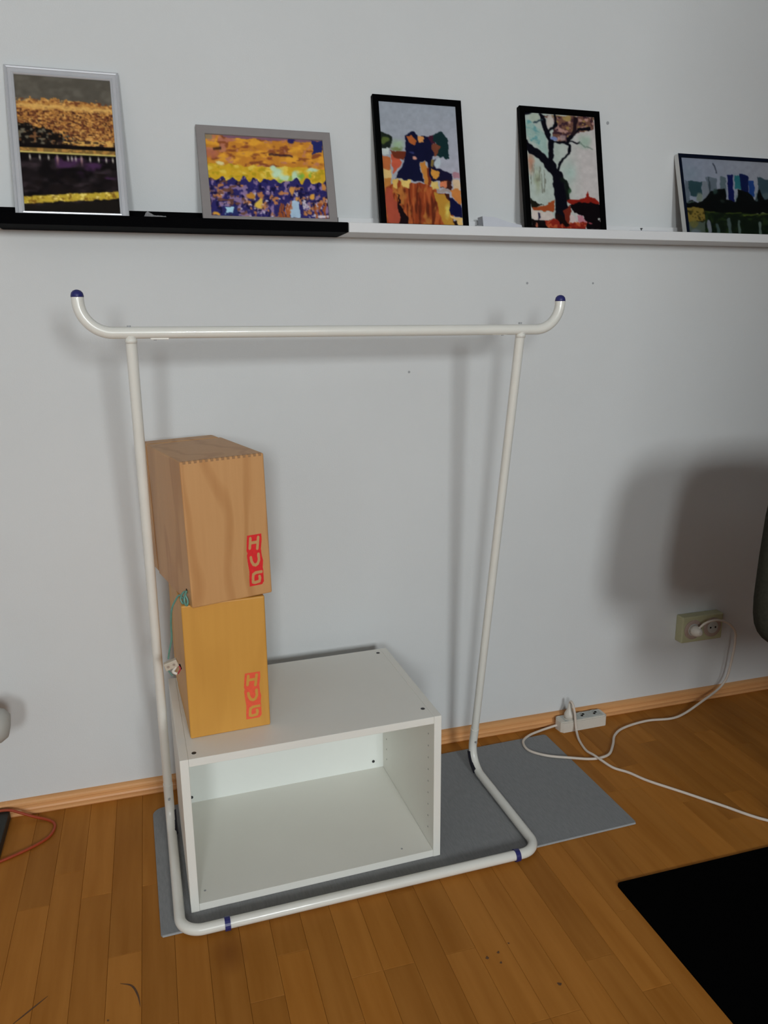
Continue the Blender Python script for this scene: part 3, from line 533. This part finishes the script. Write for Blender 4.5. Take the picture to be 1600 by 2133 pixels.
def art5():
    p = Paint(((470, 325), (1600, 388), (1740, 1300), (575, 1255)), 190, 130, 10, 50); V, U = p.V, p.U; P, L, S = p.poly, p.line, p.spot
    p.put(1, (118, 126, 142)); p.put(U, (134, 136, 144)); S(600, 520, 160, 120, (112, 124, 136), .8, .8); bk = (6, 9, 9)
    P([(540, 600), (580, 620), (600, 880), (530, 880)], (82, 92, 102)); P([(575, 615), (745, 620), (745, 790), (600, 800)], (36, 60, 66)); P([(750, 610), (840, 620), (830, 820), (750, 860)], (102, 108, 116)); P([(790, 560), (930, 580), (945, 740), (840, 760)], (84, 94, 104)); L([(885, 400), (925, 520)], 17, (58, 64, 76)); P([(975, 560), (1050, 570), (1060, 820), (980, 720)], (78, 92, 98)); P([(840, 560), (850, 760), (830, 760), (826, 560)], (50, 60, 66)); P([(1060, 540), (1135, 540), (1165, 870), (1090, 850)], (13, 19, 72)); P([(1160, 550), (1250, 560), (1262, 715), (1170, 715)], (32, 96, 104)); P([(1225, 525), (1335, 545), (1345, 770), (1250, 760)], (12, 22, 64)); P([(1340, 610), (1415, 620), (1432, 810), (1350, 805)], (22, 54, 114)); P([(1465, 565), (1560, 590), (1660, 640), (1680, 860), (1480, 850)], (46, 66, 76)); S(1580, 790, 50, 50, (70, 88, 92), .8)
    P([(530, 880), (620, 850), (700, 880), (780, 830), (850, 740), (960, 710), (1040, 700), (1060, 830), (1190, 870), (1205, 720), (1330, 745), (1440, 850), (1490, 720), (1560, 840), (1720, 820), (1740, 1010), (800, 1020), (540, 930)], bk); S(715, 815, 44, 62, (104, 114, 102)); S(910, 740, 40, 40, (40, 62, 56), .8); S(1010, 860, 40, 20, (30, 40, 34), .8); L([(560, 875), (650, 870)], 14, (60, 76, 70)); L([(1190, 790), (1186, 860)], 18, (90, 110, 110), .8); L([(1460, 770), (1458, 850)], 26, (80, 100, 104), .7)
    wt = V > .70; p.put(wt, (13, 22, 13)); p.mott(40, 30, 81, .55, .66, (30, 46, 20), .9, wt); P([(540, 930), (775, 935), (795, 1090), (580, 1110)], (112, 94, 38)); p.mott(30, 22, 82, .55, .64, (46, 42, 16), .9, inpoly(p.X, p.Y, [(540, 960), (780, 960), (795, 1090), (580, 1110)])); P([(580, 1110), (790, 1100), (790, 1240), (590, 1245)], (66, 76, 66)); S(650, 1130, 60, 50, (92, 88, 44), .8); S(670, 1220, 70, 40, (84, 92, 100), .8)
    L([(800, 990), (900, 1000)], 16, (52, 64, 20)); L([(1060, 1015), (1250, 1010)], 14, (56, 72, 22), .9); L([(1280, 1030), (1730, 1015)], 16, (66, 80, 26), .9)
    for x, a, b, w, c in ((840, 1110, 1240, 46, (116, 120, 132)), (950, 1150, 1240, 40, (60, 76, 74)), (1100, 1090, 1235, 46, (72, 86, 86)), (1230, 1110, 1250, 30, (76, 92, 86)), (1510, 1130, 1265, 34, (90, 104, 98)), (1640, 1120, 1260, 30, (60, 76, 60))): L([(x - 8, a), (x + 10, b)], w, c, .85)
    L([(575, 1250), (1700, 1295)], 26, (16, 24, 34), .6); return p

FRAMES = [  # name detail, left x, right x, top z, bar width, depth, material, print, label, profile kind
    (-.6480, -.4078, 1.8425, .0195, .016, 'silver', art1, 'upright silver-framed picture of a golden hillside above dark water', 'ridge', 'silver', .007),
    (-.2422, .0838, 1.7436, .0205, .016, 'taupe', art2, 'taupe-framed landscape picture in orange, yellow and indigo on the black ledge', 'flat', 'taupe', .0205),
    (.1952, .4330, 1.8390, .0150, .016, 'black_frame', art3, 'black-framed upright picture of dark trees over rust-red ground', 'flat', 'black_frame', .015),
    (.5990, .8400, 1.8385, .0150, .016, 'black_frame', art4, 'black-framed upright picture of a large bare-branched dark tree', 'flat', 'black_frame', .015),
    (1.0990, 1.4250, 1.7455, .0095, .018, 'navy_frame', art5, 'landscape picture of a city skyline above dark water in a navy frame', 'edge', 'pale_frame', .0095),
]
def picture(x0, x1, ztop, bw, dep, mname, art, label, kind, side_m, _):
    w = x1 - x0; h = (ztop - TRAY) / math.cos(math.radians(12.9)); yb_ = -.0895
    for it in range(20):      # lean so that the top rear edge rests on the wall
        s = (-.0010 - yb_ - dep * math.cos(math.asin(s)) if it else .075) / h if it else .075 / h
        th = math.asin(s); h = (ztop - TRAY - dep * math.sin(th)) / math.cos(th)
    f = thing('framed_picture', label, 'picture', ((x0 + x1) / 2, yb_, TRAY + dep * math.sin(th) + .0002)); f.rotation_euler = (-th, 0, 0)
    hw = w / 2
    if kind == 'ridge': prof = [(0, dep), (0, .004), (.0015, .001), (.004, 0), (.0065, .0012), (.0075, .003), (.014, .0032), (.0155, .0015), (.0178, .001), (bw, .003), (bw, dep)]
    elif kind == 'edge': prof = [(0, dep), (0, .0006), (.0010, 0), (bw, 0), (bw, dep)]
    else: prof = [(0, dep), (0, .0012), (.0012, 0), (bw - .001, 0), (bw, .001), (bw, dep)]
    def corner(i, t): return [(-hw + t, t), (hw - t, t), (hw - t, h - t), (-hw + t, h - t)][i]
    for i in range(4):
        bm = bmesh.new(); j = (i + 1) % 4; A = []; B = []
        for t_, d in prof:
            a = corner(i, t_); b = corner(j, t_); A.append(bm.verts.new((a[0], d, a[1]))); B.append(bm.verts.new((b[0], d, b[1])))
        n = len(prof)
        for k in range(n): bm.faces.new((A[k], A[(k + 1) % n], B[(k + 1) % n], B[k]))
        bm.faces.new(A); bm.faces.new(B); bmesh.ops.recalc_face_normals(bm, faces=bm.faces)
        me = bpy.data.meshes.new('frame_bar'); me.materials.append(M[mname]); me.materials.append(M[side_m]); bm.to_mesh(me); bm.free()
        if kind == 'edge':
            for pl in me.polygons:
                if abs(pl.normal.y) < .3 and max(abs(v) for v in (pl.center.x / hw, (pl.center.z - h / 2) / (h / 2))) > .985: pl.material_index = 1
        obj('frame_bar', me, None, f)
    iw0, iw1, ih0, ih1 = -hw + bw - .001, hw - bw + .001, bw - .001, h - bw + .001
    p = art(); U = p.U; V = p.V
    P = np.stack([iw0 + U * (iw1 - iw0), np.full(U.shape, .0055), ih1 + V * (ih0 - ih1)], -1).reshape(-1, 3)
    idx = np.arange(p.nu * p.nv).reshape(p.nv, p.nu); F = np.stack([idx[:-1, :-1], idx[1:, :-1], idx[1:, 1:], idx[:-1, 1:]], -1).reshape(-1, 4)
    me = bpy.data.meshes.new('art_print'); me.from_pydata(P.tolist(), [], F.tolist())
    ca = me.color_attributes.new('Col', 'FLOAT_COLOR', 'POINT'); ca.data.foreach_set('color', p.attr().astype(np.float32).ravel())
    obj('art_print', me, M['print'], f)
    obj('glass', box(iw0, iw1, .0035, .0050, ih0, ih1), M['glass'], f)
    obj('backing_board', box(iw0, iw1, .0062, dep - .003, ih0, ih1), M['backing'], f)
for fr in FRAMES: picture(*fr)

# ------------------------------------------------------------------ small things on the ledges
def crumple(seed, lx, ly, hz, hump):
    bm = bmesh.new(); rng = random.Random(seed); nx, ny = 16, 8; top = []; bot = []
    for i in range(nx + 1):
        for j in range(ny + 1):
            u = i / nx; v = j / ny; e = min(1, 6 * min(u, 1 - u)) * min(1, 4 * min(v, 1 - v))
            z = (hz * .30 * math.exp(-((u - hump) / .15) ** 2) + .74 * hz) * e * (.95 + .08 * rng.random()) + .0006
            top.append(bm.verts.new(((u - .5) * lx, (v - .5) * ly, z))); bot.append(bm.verts.new(((u - .5) * lx, (v - .5) * ly, 0)))
    id_ = lambda i, j: i * (ny + 1) + j
    for i in range(nx):
        for j in range(ny):
            q = (id_(i, j), id_(i + 1, j), id_(i + 1, j + 1), id_(i, j + 1)); bm.faces.new([top[k] for k in q]); bm.faces.new([bot[k] for k in q][::-1])
    ring = [id_(i, 0) for i in range(nx + 1)] + [id_(nx, j) for j in range(1, ny + 1)] + [id_(i, ny) for i in range(nx - 1, -1, -1)] + [id_(0, j) for j in range(ny - 1, 0, -1)]
    for a, b in zip(ring, ring[1:] + ring[:1]): bm.faces.new((top[a], top[b], bot[b], bot[a]))
    return bm
tag(obj('plastic_scrap', crumple(4, .070, .030, .027, .25), M['wrap'], loc=(-.349, -.070, TRAY), smooth=True), 'small crumpled clear plastic scrap lying on the black ledge', 'scrap')
pb = prism([(-.057, 0), (-.056, .045), (-.022, .044), (.021, .031), (.055, .025), (.058, 0)], -.016, .016)
bmesh.ops.rotate(pb, verts=pb.verts, cent=(0, 0, 0), matrix=Matrix.Rotation(math.radians(90), 3, 'X'))
for v in pb.verts: v.co.y += .016 * v.co.z / .045
tag(obj('folded_paper', pb, M['paper'], loc=(.537, -.060, TRAY)), 'curled sheet of white paper between the two black frames', 'paper')
tag(obj('eraser', box(-.009, .009, -.010, .010, 0, .021, .002, 2), M['grey_small'], loc=(.468, -.062, TRAY)), 'small grey block beside the curled paper on the white ledge', 'eraser')
tag(obj('paper_strip', box(-.060, .060, -.012, .012, 0, .0165, .001, 1), M['paper'], loc=(.965, -.088, TRAY)), 'flat pale strip on the white ledge beside the skyline picture', 'strip')
tag(obj('screw', lathe([(.0016, 0), (.0016, .0045), (.0036, .0048), (.0036, .0062), (.002, .007)], (0, 0, 0), 12), M['dark'], loc=(.945, -.092, TRAY + .0165)), 'tiny dark screw standing on the pale strip on the ledge', 'screw')

# ------------------------------------------------------------------ wall socket, power strip and cords
so = thing('wall_socket', 'yellowed cream double wall socket with a white plug above the skirting', 'socket', (1.322, 0, .277))
obj('back_box', box(-.078, .082, -.036, 0, -.045, .047, .004, 2), M['cream'], so)
for dx in (-.036, .040):
    ins = obj('socket_insert', lathe([(.034, 0), (.034, .003), (.030, .0045)], (0, 0, 0), 28), M['beige_in'], so, loc=(dx, -.035, .001), rot=(math.radians(90), 0, 0))
    obj('socket_well', lathe([(.021, 0), (.021, .0052), (.0195, .0055)], (0, 0, 0), 24), M['strip_top'], ins)
    for hx in (-.0095, .0095): obj('contact_hole', disc(hx, 0, .005, .0032, .0012, 'z', 10), M['black'], ins)

ps = thing('power_strip', 'short white three-way power strip on the floor against the skirting', 'power strip', (.870, -.0485, 0), math.radians(1.0))
pts = [(-.083, -.016), (-.075, -.025), (.078, -.025), (.085, -.016), (.085, .016), (.078, .024), (-.078, .024), (-.086, .010)]
bm = prism(pts, 0, .036); bmesh.ops.bevel(bm, geom=[e for e in bm.edges if all(v.co.z > .03 for v in e.verts)], offset=.003, segments=2, affect='EDGES')
body = obj('body', bm, M['plastic'], ps)
obj('top_plate', box(-.068, .074, -.019, .019, .0355, .0368, .0006, 1), M['strip_top'], ps)
for dx in (-.044, .006, .052):
    wl = obj('socket_well', lathe([(.0185, 0), (.0185, .0016), (.0165, .0016), (.016, .0004)], (0, 0, 0), 24), M['plastic'] if dx < 0 else M['strip_top'], ps, loc=(dx, 0, .0366))
    for hx in (-.009, .009): obj('contact_hole', disc(hx * .5, hx * .4, .0012, .0042, .0008, 'z', 10), M['black'], wl)
    obj('earth_clip', box(-.003, .003, .011, .0165, .0006, .0030), M['metal'], wl)
def pl(p): # world -> strip local
    a = math.radians(1.0); x, y = p[0] - .870, p[1] + .0485; return (x * math.cos(a) + y * math.sin(a), -x * math.sin(a) + y * math.cos(a), p[2])
R1 = .0039
c1 = [(.788, -.045, .014), (.765, -.044, .010), (.728, -.046, .0050), (.678, -.062, .0045), (.640, -.097, .0082), (.634, -.146, .0082), (.673, -.190, .0082), (.735, -.222, .0082), (.785, -.238, .0045), (.822, -.243, .0040), (.862, -.231, .0040), (.902, -.188, .0040), (.940, -.140, .0040), (.994, -.109, .0040), (1.090, -.093, .0040), (1.176, -.104, .0040), (1.240, -.090, .006), (1.330, -.060, .020), (1.395, -.045, .040), (1.428, -.040, .062), (1.440, -.045, .098), (1.446, -.050, .165), (1.446, -.055, .215), (1.436, -.060, .262), (1.402, -.064, .297), (1.352, -.066, .315), (1.310, -.066, .310), (1.288, -.062, .292)]
cd1 = obj('cord', tube(catmull([pl(p) for p in c1], 6), R1, 10), M['cord'], ps, smooth=True)
px_, py_, pz_ = pl((1.286, -.036, .278))
pg = obj('plug', lathe([(.0185, 0), (.0188, .012), (.016, .022), (.012, .030), (.006, .034)], (0, 0, 0), 20), M['plastic'], ps, loc=(px_, py_ - .004, pz_), rot=(math.radians(90), 0, 0), smooth=True)

ac = thing('appliance_cord', 'white mains cord plugged into the power strip and running across the parquet', 'cord', (.818, -.050, 0))
def al(p): return (p[0] - .818, p[1] + .050, p[2])
obj('plug', lathe([(.0165, .0372), (.0168, .050), (.013, .058), (.0085, .066), (.0055, .080), (.005, .088)], al((.8265, -.050, 0)), 20), M['plastic'], ac, smooth=True)
c2 = [(.8265, -.050, .084), (.8260, -.053, .094), (.8255, -.062, .097), (.8265, -.073, .086), (.8290, -.080, .060), (.8310, -.083, .032), (.8290, -.094, .012), (.8150, -.135, .0046), (.804, -.193, .0046), (.808, -.232, .0095), (.814, -.262, .0092), (.830, -.302, .0046), (.859, -.337, .0042), (.887, -.389, .0042), (.944, -.463, .0042), (1.005, -.545, .0042), (1.077, -.639, .0042), (1.18, -.70, .0042), (1.32, -.716, .0042), (1.50, -.70, .0042), (1.75, -.60, .0042)]
obj('cord', tube(catmull([al(p) for p in c2], 6), R1, 10), M['cord'], ac, smooth=True)

rc = [(-1.20, -.36, .004), (-1.05, -.30, .004), (-.93, -.250, .004), (-.834, -.211, .004), (-.772, -.180, .004), (-.733, -.150, .004), (-.720, -.118, .004), (-.722, -.090, .004), (-.740, -.068, .004), (-.775, -.052, .010), (-.806, -.044, .022), (-.838, -.036, .0325), (-.88, -.035, .0325), (-.95, -.045, .0325)]
tag(obj('red_cable', tube(catmull(rc, 6), .0036, 10), M['red_cable'], smooth=True), 'orange-red cable looping on the parquet by the skirting', 'cable')

# ------------------------------------------------------------------ floor stand at the left edge, office chair at the right edge
fs = thing('floor_stand', 'black flat-based floor stand with a light grey rounded head by the red cable', 'stand', (-.97, -.155, 0))
obj('base_plate', box(-.135, .134, -.042, .128, 0, .0285, .004, 2), M['stand_black'], fs)
obj('pole', tube([(-.05, 0, .028), (-.05, 0, .36)], .014, 14), M['stand_black'], fs, smooth=True)
hd = [(.0, -.001), (.030, .0), (.040, .010), (.046, .030), (.048, .12), (.046, .18), (.040, .205), (.028, .218), (.0, .222)]
obj('head', lathe(hd, (0, 0, 0), 24), M['stand_grey'], fs, loc=(-.031, 0, .362), rot=(0, math.radians(97), 0), smooth=True)
obj('head_ring', lathe([(.049, .165), (.0505, .168), (.0505, .182), (.049, .185)], (0, 0, 0), 24), M['stand_grey'], fs, loc=(-.031, 0, .362), rot=(0, math.radians(97), 0), smooth=True)

ch_ = thing('office_chair', 'dark olive fabric office chair on the black floor mat', 'chair', (1.155, -1.02, .005))
def superbox(w, h, d, e=3.2, n=28, bow=0.0):
    bm = bmesh.new(); rings = []
    for zf, sc in ((-1, .82), (-.8, .95), (-.4, 1.0), (.4, 1.0), (.8, .95), (1, .82)):
        ring = []
        for k in range(n):
            a = 2 * math.pi * k / n; cx, sx = math.cos(a), math.sin(a); x = math.copysign(abs(cx) ** (2 / e), cx) * w / 2 * sc; z = math.copysign(abs(sx) ** (2 / e), sx) * h / 2 * sc
            ring.append(bm.verts.new((x, zf * d / 2 + bow * (x / (w / 2)) ** 2, z)))
        rings.append(ring)
    for a, b in zip(rings, rings[1:]):
        for k in range(n): bm.faces.new((a[k], a[(k + 1) % n], b[(k + 1) % n], b[k]))
    bm.faces.new(rings[0]); bm.faces.new(rings[-1]); return bm
back = superbox(.62, .46, .070, 4.2, 44, -.02)
for v in back.verts: v.co.x *= 1 - .16 * max(0, (v.co.z + .16) / .39)      # narrower towards the top
obj('backrest', back, M['chair'], ch_, loc=(0, .275, .770), rot=(math.radians(-6), 0, math.radians(-4)), smooth=True)
obj('seat', superbox(.46, .44, .080, 3.6, 36), M['chair'], ch_, loc=(0, .02, .520), rot=(math.radians(90), 0, 0), smooth=True)
obj('back_bracket', tube(fillet([(0, .05, .465), (0, .31, .465), (0, .305, .74)], .06), .018, 12), M['chair_plastic'], ch_, smooth=True)
obj('gas_column', tube([(0, 0, .09), (0, 0, .49)], .026, 16), M['chair_plastic'], ch_, smooth=True)
for k in range(5):
    a = math.radians(36 + 72 * k); ex, ey = math.cos(a), math.sin(a)
    arm = obj('base_arm', tube([(0, 0, .105), (ex * .14, ey * .14, .095), (ex * .25, ey * .25, .07)], [.026, .021, .015], 10), M['chair_plastic'], ch_, smooth=True)
    obj('caster', tube([(ex * .25 - ey * .018, ey * .25 + ex * .018, .0255), (ex * .25 + ey * .018, ey * .25 - ex * .018, .0255)], .0255, 14), M['chair_plastic'], arm)
    obj('caster_stem', tube([(ex * .25, ey * .25, .03), (ex * .25, ey * .25, .075)], .008, 8), M['chair_plastic'], arm)

# unseen tall cupboard behind the viewer, added to dim the wall's right half
wd = thing('light_blocker', 'added unseen cupboard, tall and dark brown, blocking light from the window', 'light_blocker', (1.36, -3.5, -.0105))
M['light_blocker'] = mat('dark_walnut_veneer', (0.10, 0.06, 0.035), 0.5, spec=0.3, var=0.3, vscale=(30, 30, 3))
obj('carcass', box(-.60, .60, -.28, .26, .06, 2.14, .003, 1), M['light_blocker'], wd)
obj('plinth', box(-.58, .58, -.26, .24, 0, .06), M['light_blocker'], wd)
for s_ in (-1, 1):
    dr = obj('door', box(min(s_ * .004, s_ * .596), max(s_ * .004, s_ * .596), .262, .282, .07, 2.13, .002, 1), M['light_blocker'], wd)
    obj('handle', tube(fillet([(s_ * .05, .281, 1.0), (s_ * .05, .31, 1.0), (s_ * .05, .31, 1.16), (s_ * .05, .281, 1.16)], .012, 5), .005, 10), M['metal'], dr, smooth=True)
